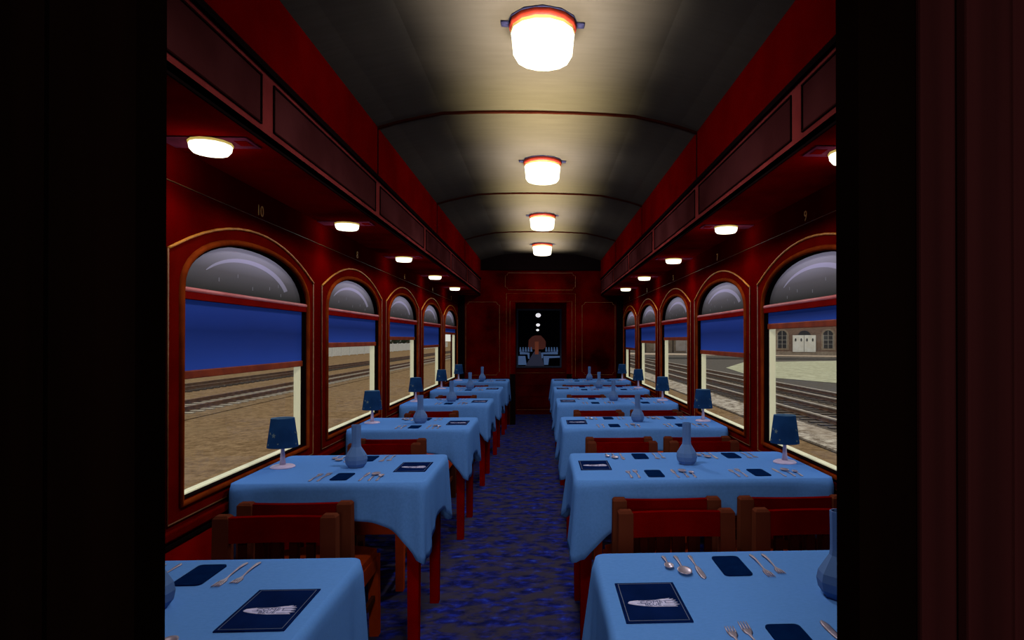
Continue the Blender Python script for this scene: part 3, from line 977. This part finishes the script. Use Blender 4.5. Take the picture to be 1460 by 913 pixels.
lp = make_lamp(); vs_ = make_vase()
for side in ('left', 'right'):
    for k in range(6):
        y = TC + (k - 1) * P
        if k > 0:
            inst(lp, (side_sgn(side) * 1.193, y + .02, ZT), 0 if side == 'right' else .8, 'dark blue shaded table lamp beside the %s %s window' % (WORD[k - 1], side), 'table lamp', 'table lamps beside the windows')
        inst(vs_, (-.850 if side == 'left' else .709, y + .005, ZT), 0, 'blue faceted bud vase standing on the %s %s table' % (ORD[k], side), 'vase', 'blue bud vases')

# ------------------------------------------------------------------ menus
def make_menu():
    o = empty('menu')
    b = MB(); b.box(-.0715, .0715, -.105, .105, 0, .003, .0008)
    b.build('cover', M['menu'], o)
    b = MB(); e = .0016; x, y, z0, z1 = .065, .0985, .0028, .0034
    b.box(-x, x, y - e, y, z0, z1); b.box(-x, x, -y, -y + e, z0, z1); b.box(-x, -x + e, -y, y, z0, z1); b.box(x - e, x, -y, y, z0, z1)
    b.build('border_line', M['menu_edge'], o)
    # comet: rounded head at the left, streaming tail widening to the right, with lettering
    up = [(-.055, -.011), (-.052, -.003), (-.044, .000), (-.030, .003), (-.010, .003), (.010, .004), (.020, .007), (.032, .009), (.044, .013), (.040, .007), (.052, .009), (.044, .002), (.056, .001), (.046, -.006), (.058, -.010), (.046, -.015),
          (.060, -.021), (.046, -.024), (.054, -.031), (.030, -.031), (.005, -.031), (-.020, -.027), (-.040, -.021), (-.052, -.015)]
    b = MB(); b.prism(up, .0030, .0036)
    em = b.build('comet_emblem', M['logo'], o)
    em['label'] = 'white comet emblem with dark lettering'
    rot = Matrix.Translation((.004, -.0085, .0038)) @ Matrix.Rotation(0, 4, 'Z')
    text_mesh('COMET', .0185, 'emblem_lettering', M['logo_dark'], em, .0002, rot)
    rot = Matrix.Translation((.000, -.0215, .0038)) @ Matrix.Rotation(0, 4, 'Z')
    text_mesh('BLUE', .0165, 'emblem_lettering', M['logo_dark'], em, .0002, rot)
    b = MB()
    for i, (a, c, z) in enumerate(((-.03, .02, .0008), (.028, .050, -.003), (.030, .052, -.0145), (.022, .050, -.0265), (-.035, -.014, -.0145))):
        b.box(a, c, z, z + .0012, .0036, .0040)
    b.build('tail_streak', M['logo_dark'], em)
    return o
mn = make_menu()
MX = {'left': -.581, 'right': .2655}
for side in ('left', 'right'):
    for k in range(6):
        y = TC + (k - 1) * P
        inst(mn, (MX[side], y - .008, ZT), 0, 'navy menu with white comet emblem at aisle end of the %s %s table' % (ORD[k], side), 'menu', 'navy menus on the tables')

# ------------------------------------------------------------------ cutlery: along y, handle end at +y .0825, head toward -y
def cut_mesh(name, outline_pts, prof):
    """outline: list of (y, halfwidth) -> thin curved body; prof(y)->z"""
    b = MB(); b.use(M['steel'], True)
    vs = []; 
    for y, w in outline_pts:
        z = prof(y)
        for x, dz in ((-w, 0), (-w * .5, .0012), (w * .5, .0012), (w, 0)):
            vs.append((x, y, z + dz))
        for x in (w * .5, -w * .5):
            vs.append((x, y, z - .0004))
    n = len(outline_pts); fs = []
    for i in range(n - 1):
        for q in range(6):
            fs.append((6 * i + q, 6 * i + (q + 1) % 6, 6 * i + 6 + (q + 1) % 6, 6 * i + 6 + q))
    fs += [tuple(range(6)), tuple(6 * n - 1 - q for q in range(6))]
    b.add(vs, fs)
    return b
def handle(y1=.0825, neck=-.01):
    return [(y1, .0022), (y1 - .003, .0050), (y1 - .010, .0062), (y1 - .022, .0052), (y1 - .045, .0036), (neck + .012, .0026), (neck, .0026)]
flat = lambda y: .0012
def hprof(y): return .0012 + .0035 * max(0, math.sin((y + .02) / .10 * PI)) if y > -.02 else .0012
def make_fork(l=1.0):
    b = cut_mesh('f', handle(.0825 * l, -.020) + [(-.030, .0045), (-.036, .0088), (-.046, .0104), (-.052, .0106)], hprof)
    for i in range(4):
        x = -.0085 + i * .00567
        b.taper((0, 0, 0), (0, 0, 0), .0001, .0001) if False else None
        b.add([(x - .0017, -.050, .0008), (x + .0017, -.050, .0008), (x + .0008, -.0825 * l, .0028), (x - .0008, -.0825 * l, .0028),
               (x - .0017, -.050, .0026), (x + .0017, -.050, .0026), (x + .0008, -.0825 * l, .0038), (x - .0008, -.0825 * l, .0038)],
              [(0, 1, 2, 3), (4, 7, 6, 5), (0, 4, 5, 1), (1, 5, 6, 2), (2, 6, 7, 3), (3, 7, 4, 0)])
    return b.build('fork')
def make_knife():
    b = cut_mesh('k', handle(.0825, .005) + [(-.002, .0052), (-.010, .0072), (-.040, .0088), (-.062, .0086), (-.074, .0070), (-.081, .0040), (-.0835, .001)], lambda y: .0014)
    return b.build('table_knife')
def make_spoon(l, name, bw):
    b = cut_mesh('s', handle(.0825, .0825 - .095 * l), hprof)
    # bowl
    cy = .0825 - .095 * l - .026 * l
    by = .028 * l
    n, m = 16, 5
    vs = []
    for j in range(m + 1):
        t = j / m
        for i in range(n):
            a = 2 * PI * i / n
            vs.append((bw * t * math.cos(a), cy + by * t * math.sin(a), .0016 + .0050 * t * t))
    vs2 = [(x, y, z + .0012) for x, y, z in vs]
    fs = []
    for j in range(m):
        for i in range(n):
            i2 = (i + 1) % n
            fs.append((j * n + i, j * n + i2, (j + 1) * n + i2, (j + 1) * n + i))
    o = len(vs)
    fs += [tuple(q + o for q in f) for f in fs] + [(m * n + i, m * n + (i + 1) % n, o + m * n + (i + 1) % n, o + m * n + i) for i in range(n)]
    b.add(vs + vs2, fs)
    return b.build(name)
fk, fk2, kn, sp, ts = make_fork(1.0), make_fork(.88), make_knife(), make_spoon(1.0, 'soup_spoon', .0185), make_spoon(.70, 'teaspoon', .0125)
fk2.name = 'dessert_fork'
b = MB()
rr = .012; poly = []
for cx_, cy_, a0 in ((.0365 - rr, .068 - rr, 0), (-.0365 + rr, .068 - rr, 90), (-.0365 + rr, -.068 + rr, 180), (.0365 - rr, -.068 + rr, 270)):
    for i in range(5):
        a = R(a0 + 90 * i / 4); poly.append((cx_ + rr * math.cos(a), cy_ + rr * math.sin(a)))
b.prism(poly, 0, .0035)
nk = b.build('napkin', M['napkin'])

SX = {'left': [-.847], 'right': [.515, .985]}
for side in ('left', 'right'):
    for k in range(6):
        yt = TC + (k - 1) * P
        for j, cx_ in enumerate(SX[side]):
            for end in ('far', 'near'):
                if k == 0 and end == 'near' and False: continue
                sgn = 1 if end == 'far' else -1
                rz = 0 if end == 'far' else PI
                st = ('%s setting' % end) if side == 'left' else ('%s %s setting' % (end, 'aisle' if j == 0 else 'window'))
                tail = '%s, %s %s table' % (st, ORD[k], side)
                yy = yt + sgn * .202
                inst(nk, (cx_, yy, ZT), rz, 'folded navy napkin at the ' + tail, 'napkin', 'navy napkins')
                inst(fk, (cx_ + sgn * .078, yy, ZT), rz, 'silver dinner fork beside the napkin, ' + tail, 'fork', 'dinner forks')
                inst(fk2, (cx_ + sgn * .112, yy + sgn * .01, ZT), rz, 'shorter silver outer fork, ' + tail, 'fork', 'outer forks')
                inst(kn, (cx_ - sgn * .093, yy, ZT), rz, 'silver knife beside the napkin, ' + tail, 'knife', 'table knives')
                inst(sp, (cx_ - sgn * .133, yy, ZT), rz, 'large silver spoon, ' + tail, 'spoon', 'soup spoons')
                inst(ts, (cx_ - sgn * .166, yy, ZT), rz, 'small silver teaspoon at the outside, ' + tail, 'spoon', 'teaspoons')

# ------------------------------------------------------------------ outside
ZG = -1.10
b = MB(); b.box(-400, -1.55, -60, 700, ZG - .3, ZG)
struct(b.build('ground_left', M['gravel']), 'brown gravel yard outside the left windows', 'ground')
b = MB(); b.box(-1.55, 7.6, -60, 700, ZG - .3, ZG)
struct(b.build('ground_right', M['gravel']), 'brown gravel beside the car outside the right windows', 'ground')
b = MB(); b.box(7.6, 400, -60, 700, ZG - .3, ZG - .01)
struct(b.build('yard', M['asphalt']), 'grey station yard outside the right windows', 'ground')
b = MB(); b.box(-3.6, -1.6, 1, 60, ZG, ZG + .02)
struct(b.build('grass_verge', M['grass']), 'sparse dry grass verge below the left windows', 'ground')
b = MB(); b.box(-10.9 - 3.5, -10.7, -10, 250, ZG, ZG + .03)
struct(b.build('ballast_bed', M['ballast_l']), 'brown ballast bed under the nearer left track', 'ground')
b = MB(); b.box(6.3, 12.9, -10, 250, ZG, ZG + .03)
struct(b.build('ballast_bed', M['ballast_r']), 'brown ballast bed under the right tracks', 'ground')
b = MB(); b.box(6.35, 7.55, -10, 250, ZG, ZG + .05)
struct(b.build('stone_shoulder', M['ballast']), 'pale loose stones along the edge of the right track bed', 'ground')
# paved patch
pp = [(15.7, 52.0), (21.4, 64.6), (32.6, 68.0), (50, 78), (62, 60), (24, 22), (17.1, 27.7), (16.4, 33.6), (14.7, 38.3), (14.4, 43.5)]
b = MB(); b.prism(pp, ZG, ZG + .015)
struct(b.build('paved_area', M['paving']), 'pale greenish paved forecourt in front of the brick station', 'ground')
b = MB(); b.prism([(8, 78), (34, 72), (60, 62), (60, 66), (34, 77), (8, 86)], ZG, ZG + .02)
struct(b.build('road', M['road']), 'dark road strip before the station', 'road')
b = MB(); b.prism([(6, 100), (36, 83), (70, 60), (70, 68), (38, 92), (6, 112)], ZG, ZG + .10)
struct(b.build('kerb', M['stone']), 'tan stone kerb at the foot of the station', 'kerb')

def make_track(xs, label, bright, msl, y0=10, y1=140):
    o = empty('railway_track', (0, 0, 0))
    tag(o, label, 'track')
    for x in xs:
        b = MB(); b.use(M['rail_rust']).box(x - .06, x + .06, y0, y1, ZG + .06, ZG + .08)
        b.box(x - .012, x + .012, y0, y1, ZG + .08, ZG + .17)
        b.use(M['rail_bright'] if bright else M['rail_rust']).box(x - .035, x + .035, y0, y1, ZG + .17, ZG + .21)
        b.build('rail', None, o)
    c = sum(xs) / 2
    b = MB(); b.box(c - 1.12, c + 1.12, -.11, .11, ZG + .0, ZG + .065)
    s0 = b.build('sleeper', msl, o, (0, y0 + 2, 0))
    for i in range(1, 90):
        s = s0.copy(); COL.objects.link(s); s.location = (0, y0 + 2 + i * .62, 0)
    b = MB()
    y = y0 + 2 + 90 * .62
    while y < y1:
        b.box(c - 1.12, c + 1.12, y - .11, y + .11, ZG, ZG + .065); y += .62
    s = b.build('distant_sleepers', msl, o)
    s['kind'] = 'stuff'
    return o
make_track((-13.10, -11.80), 'brown railway track nearer to the left windows', False, M['sleeper_l'])
make_track((-17.95, -16.70), 'dark railway track farther from the left windows', False, M['sleeper'])
make_track((8.24, 9.53), 'railway track with pale rail heads nearer to the right windows', True, M['sleeper'])
make_track((11.1, 12.35), 'railway track with pale rail heads farther from the right windows', True, M['sleeper'])

# white fence on the left
fe = empty('white_fence', (-29.2, 60, ZG))
tag(fe, 'long white panel fence beyond the left tracks', 'fence')
b = MB(); b.box(-.04, .04, .08, 3.82, .08, 1.55)
for i in range(1, 9): b.box(.04, .055, i * .43 - .01, i * .43 + .01, .08, 1.55)
p0 = b.build('panel', M['fence'], fe)
b = MB(); b.box(-.09, .09, -.09, .09, 0, 1.66)
q0 = b.build('post', M['fence_post'], fe)
for i in range(1, 34):
    for z in (p0, q0):
        c = z.copy(); COL.objects.link(c); c.location = (0, i * 3.9, 0)

def tree(x, y, h, w, label, seed):
    rnd = random.Random(seed)
    o = empty('leafy_tree', (x, y, ZG))
    tag(o, label, 'tree', 'trees beyond the yard')
    b = MB(); b.taper((0, 0, 0), (.1, 0, h * .55), .16, .08); 
    b.taper((.1, 0, h * .4), (.5, .2, h * .75), .06, .03); b.taper((.1, 0, h * .4), (-.5, -.2, h * .7), .06, .03)
    b.build('trunk', M['trunk'], o)
    b = MB()
    for i in range(900):
        a, c = rnd.uniform(0, 2 * PI), rnd.uniform(-1, 1)
        rr = rnd.uniform(.5, 1) ** .5 * (1 + .25 * math.sin(a * 3 + seed))
        q = math.sqrt(1 - c * c)
        px, py, pz = w * rr * q * math.cos(a), w * rr * q * math.sin(a), h * .55 + h * .42 * rr * c
        s = rnd.uniform(.10, .24)
        d1 = Vector((rnd.uniform(-1, 1), rnd.uniform(-1, 1), rnd.uniform(-1, 1))).normalized() * s
        d2 = d1.cross(Vector((rnd.uniform(-1, 1), rnd.uniform(-1, 1), rnd.uniform(-1, 1)))).normalized() * s * .8
        p = Vector((px, py, pz))
        b.add([p - d1, p + d2, p + d1, p - d2], [(0, 1, 2, 3)])
    b.build('foliage', M['leaf'], o)
for i, (x, y, h, w) in enumerate(((-32.2, 100, 3.4, 1.9), (-32, 112, 3.0, 1.8), (-32.4, 122, 3.6, 2.2), (-32, 131, 3.1, 2), (-32.4, 141, 3.5, 2.1), (-32.2, 151, 3.2, 1.9))):
    tree(x, y, h, w, 'dark green leafy tree behind the white fence, %s from the viewer' % ['first', 'second', 'third', 'fourth', 'fifth', 'sixth'][i], i)

# red-brown shed at the far left end
e = empty('brick_shed', (-27.0, 196, ZG))
tag(e, 'red-brown shed at the far end of the white fence', 'building')
b = MB(); b.box(-1.6, 4, 0, 6, 0, 4.2); b.build('wall', M['rust_wall'], e)
b = MB(); b.add([(-2, -.4, 4.2), (4.4, -.4, 4.2), (4.4, 6.4, 4.2), (-2, 6.4, 4.2), (-2, 3, 6), (4.4, 3, 6)], [(0, 1, 5, 4), (3, 4, 5, 2), (0, 4, 3), (1, 2, 5), (0, 3, 2, 1)])
b.build('roof', M['roof'], e)
b = MB(); b.box(-.7, 1.0, -.06, 0, 0, 2.1); b.build('door', M['orange_box'], e)
b = MB(); b.box(1.8, 3, -.05, 0, 1.3, 2.5); wv = b.build('window', M['wframe'], e)
b = MB(); b.box(1.95, 2.85, -.07, -.05, 1.45, 2.35); b.build('pane', M['wglass'], wv)

# brick station on the right, facing the train
st = empty('station_building', (38.9, 90.5, ZG), R(-30))
tag(st, 'brown brick station with arched windows and white double doors', 'building')
def arch_poly(w, z0, z1, n=12):
    h = w / 2
    return [(-h, z0), (h, z0)] + [(h * math.cos(PI * i / n), z1 - h + h * math.sin(PI * i / n)) for i in range(n + 1)]
b = MB(); b.box(-4.6, 12, 0, 8, 0, 7.5); b.build('wall', M['brick'], st)
b = MB(); b.add([(-5.2, -.6, 7.5), (12.6, -.6, 7.5), (12.6, 8.6, 7.5), (-5.2, 8.6, 7.5), (-5.2, 4, 10), (12.6, 4, 10)], [(0, 1, 5, 4), (3, 4, 5, 2), (0, 4, 3), (1, 2, 5), (0, 3, 2, 1)])
b.build('roof', M['roof'], st)
b = MB(); b.box(-4.8, 12.2, -.25, 0, 0, .45); b.box(-4.8, 12.2, -.12, 0, .45, .62); b.build('plinth', M['stone'], st)
for cx_ in (-2.9, 3.55, 7.4, 10.2):
    b = MB()
    poly = arch_poly(1.9, .85, 4.0)
    b.prism([(x + cx_, z) for x, z in poly], 0, .10, lambda x, z, t: (x, -t, z))
    su = b.build('stone_surround', M['stone'], st)
    b = MB(); b.prism([(x + cx_, z) for x, z in arch_poly(1.36, 1.1, 3.75)], 0, .06, lambda x, z, t: (x, -.10 - t, z))
    b.build('window_pane', M['wglass'], su)
    b = MB(); b.box(cx_ - .04, cx_ + .04, -.20, -.16, 1.1, 3.7); b.box(cx_ - .66, cx_ + .66, -.20, -.16, 2.3, 2.37); b.box(cx_ - .66, cx_ + .66, -.20, -.16, 1.7, 1.75); b.box(cx_ - .66, cx_ + .66, -.20, -.16, 2.95, 3.0)
    b.box(cx_ - .70, cx_ - .60, -.20, -.16, 1.1, 3.1); b.box(cx_ + .60, cx_ + .70, -.20, -.16, 1.1, 3.1)
    b.build('glazing_bar', M['wframe'], su)
# double doors with arched fanlight above
b = MB(); b.prism([(x + .25, z) for x, z in arch_poly(1.9, .6, 3.75)], 0, .08, lambda x, z, t: (x, -t, z)); b.build('fanlight', M['wglass'], st)
for sx in (-1, 1):
    b = MB(); b.box(.25 + sx * .03, .25 + sx * 1.62, -.34, -.26, .55, 3.05)
    dd = b.build('door', M['wdoor'], st)
    for q in (.40, 1.20):
        b = MB(); b.lathe([(.13, 0), (.13, .02)], 6)
        for i, v in enumerate(b.v):
            b.v[i] = (.25 + sx * q + v[0], -.345 - v[2], 2.35 + v[1] * 2.1)
        b.build('door_light', M['wglass'], dd)
# station annex left of the facade (white) and buildings seen in the farther right windows
e = empty('white_hut', (33.4, 97.5, ZG), R(-20))
tag(e, 'small white hut beside the brick station', 'building')
b = MB(); b.box(-1.7, 1.9, 0, 3, 0, 4.2); b.build('wall', M['wdoor'], e)
b = MB(); b.box(.6, 1.6, -.05, 0, 1.6, 2.8); b.build('window', M['wglass'], e)
b = MB(); b.add([(-2, -.3, 4.2), (2.2, -.3, 4.2), (2.2, 3.3, 4.2), (-2, 3.3, 4.2), (0.1, 1.5, 5.4)], [(0, 1, 4), (1, 2, 4), (2, 3, 4), (3, 0, 4), (0, 3, 2, 1)]); b.build('roof', M['roof'], e)
e = empty('goods_shed', (25.5, 112, ZG), R(-14))
tag(e, 'long tan goods shed with posts beyond the right yard', 'building')
b = MB(); b.box(-7, 6, 0, 8, 0, 5.5); b.build('wall', M['tan_wall'], e)
b = MB(); b.box(-7.5, 6.5, -1.5, 8.5, 5.5, 5.9); b.build('roof', M['roof'], e)
for i in range(6):
    b = MB(); b.box(-6.6 + i * 2.5, -6.35 + i * 2.5, -1.3, -1.05, 0, 5.5); b.build('post', M['pale_wall'] if i % 2 else M['sleeper'], e)
for i in range(3):
    b = MB(); b.box(-5 + i * 4, -3.2 + i * 4, -.06, 0, .3, 3.2); b.build('door', M['pale_wall'], e)
e = empty('pale_cottage', (19.0, 124, ZG), R(-8))
tag(e, 'pale rendered cottage at the far end of the right yard', 'building')
b = MB(); b.box(-3, 5, 0, 6, 0, 3.6); b.build('wall', M['pale_wall'], e)
b = MB(); b.add([(-3.4, -.4, 3.6), (5.4, -.4, 3.6), (5.4, 6.4, 3.6), (-3.4, 6.4, 3.6), (-3.4, 3, 5.6), (5.4, 3, 5.6)], [(0, 1, 5, 4), (3, 4, 5, 2), (0, 4, 3), (1, 2, 5), (0, 3, 2, 1)]); b.build('roof', M['rust_wall'], e)
for i in range(2):
    b = MB(); b.box(-1.6 + i * 3.6, -.4 + i * 3.6, -.05, 0, 1.2, 2.6); b.build('window', M['wglass'], e)

# ------------------------------------------------------------------ light
w = bpy.data.worlds.new('sky'); scene.world = w; w.use_nodes = True
nt = w.node_tree
bg = nt.nodes['Background']
tc = nt.nodes.new('ShaderNodeTexCoord'); sp_ = nt.nodes.new('ShaderNodeSeparateXYZ'); cr = nt.nodes.new('ShaderNodeValToRGB')
nt.links.new(tc.outputs['Generated'], sp_.inputs[0]); nt.links.new(sp_.outputs['Z'], cr.inputs[0])
cr.color_ramp.elements[0].position = 0; cr.color_ramp.elements[0].color = (.75, .74, .68, 1)
cr.color_ramp.elements[1].position = .6; cr.color_ramp.elements[1].color = (.45, .52, .68, 1)
nt.links.new(cr.outputs[0], bg.inputs[0]); bg.inputs[1].default_value = .95
def light(kind, name, loc, power, col, size=.05, rot=None):
    l = bpy.data.lights.new(name, kind)
    l.energy = power; l.color = col
    if kind == 'SUN': l.angle = R(2)
    else: l.shadow_soft_size = size
    o = bpy.data.objects.new(name, l); COL.objects.link(o); o.location = loc
    if rot: o.rotation_euler = rot
    return o
light('SUN', 'sun', (0, 0, 30), 2.0, (1, .93, .80), rot=(R(-14), R(0), 0))
warm = (1, .86, .62); cool = (.86, .88, 1.0)
def spot(name, loc, power, col, ang=165, blend=.5, size=.08):
    o = light('SPOT', name, loc, power, col, size)
    o.data.spot_size = R(ang); o.data.spot_blend = blend
    return o
for y in LAMPY + [1.0]:  # nearest light is added, with no lamp built there
    spot('lamp_or_added_light', (.02, y, 2.50), 31.0 if y < 6 else 18.0, (1, .96, .95))
for y in LAMPY:
    light('POINT', 'lamp_bulb', (.02, y, 2.60), 26, (.86, .86, 1.0), .03)
y = .95
while y < 9.6:
    d_ = min(abs(y - q) for q in LAMPY) / 1.02
    u = spot('added_ceiling_wash', (.02, y, 2.16), 92.0, (1, .90 - .02 * d_, .88 - .36 * d_), 105, 1.0, .04)  # unseen spots added to brighten the middle strip of the ceiling
    u.rotation_euler = (PI, 0, 0)
    y += .51
for sx in (-1, 1):
    for k in range(5):
        spot('soffit_light', (sx * 1.148, 2.225 + k * P, ZS - .06), 3.0, (1, .93, .9), 125, .8, .03)
        light('POINT', 'soffit_halo', (sx * 1.148, 2.225 + k * P, ZS - .065), .45, (1, .92, .95), .03)
light('POINT', 'added_passage_fill', (0, YE + .55, 1.9), .8, (1, .8, .7), .05)  # unseen fill added so the far door is not black
light('POINT', 'added_front_fill', (-.05, -.9, 1.5), 85, (1, .92, .88), .25)  # unseen fill added behind the camera to brighten cloth fronts and chairs

# ------------------------------------------------------------------ camera
cam = bpy.data.cameras.new('camera')
cam.sensor_width = 36; cam.lens = 880 / 1460 * 36
cam.shift_x = (730 - 813.76) / 1460
cam.shift_y = (479.42 - 456.5) / 1460
cam.clip_start = .02; cam.clip_end = 2000
co = bpy.data.objects.new('camera', cam); COL.objects.link(co)
co.location = (.0172, 0, 1.35)
co.rotation_euler = (R(90) + .0051, 0, -.0464)
scene.camera = co
scene.view_settings.view_transform = 'Standard'
scene.view_settings.look = 'None'
scene.view_settings.exposure = 0
scene.view_settings.gamma = 1
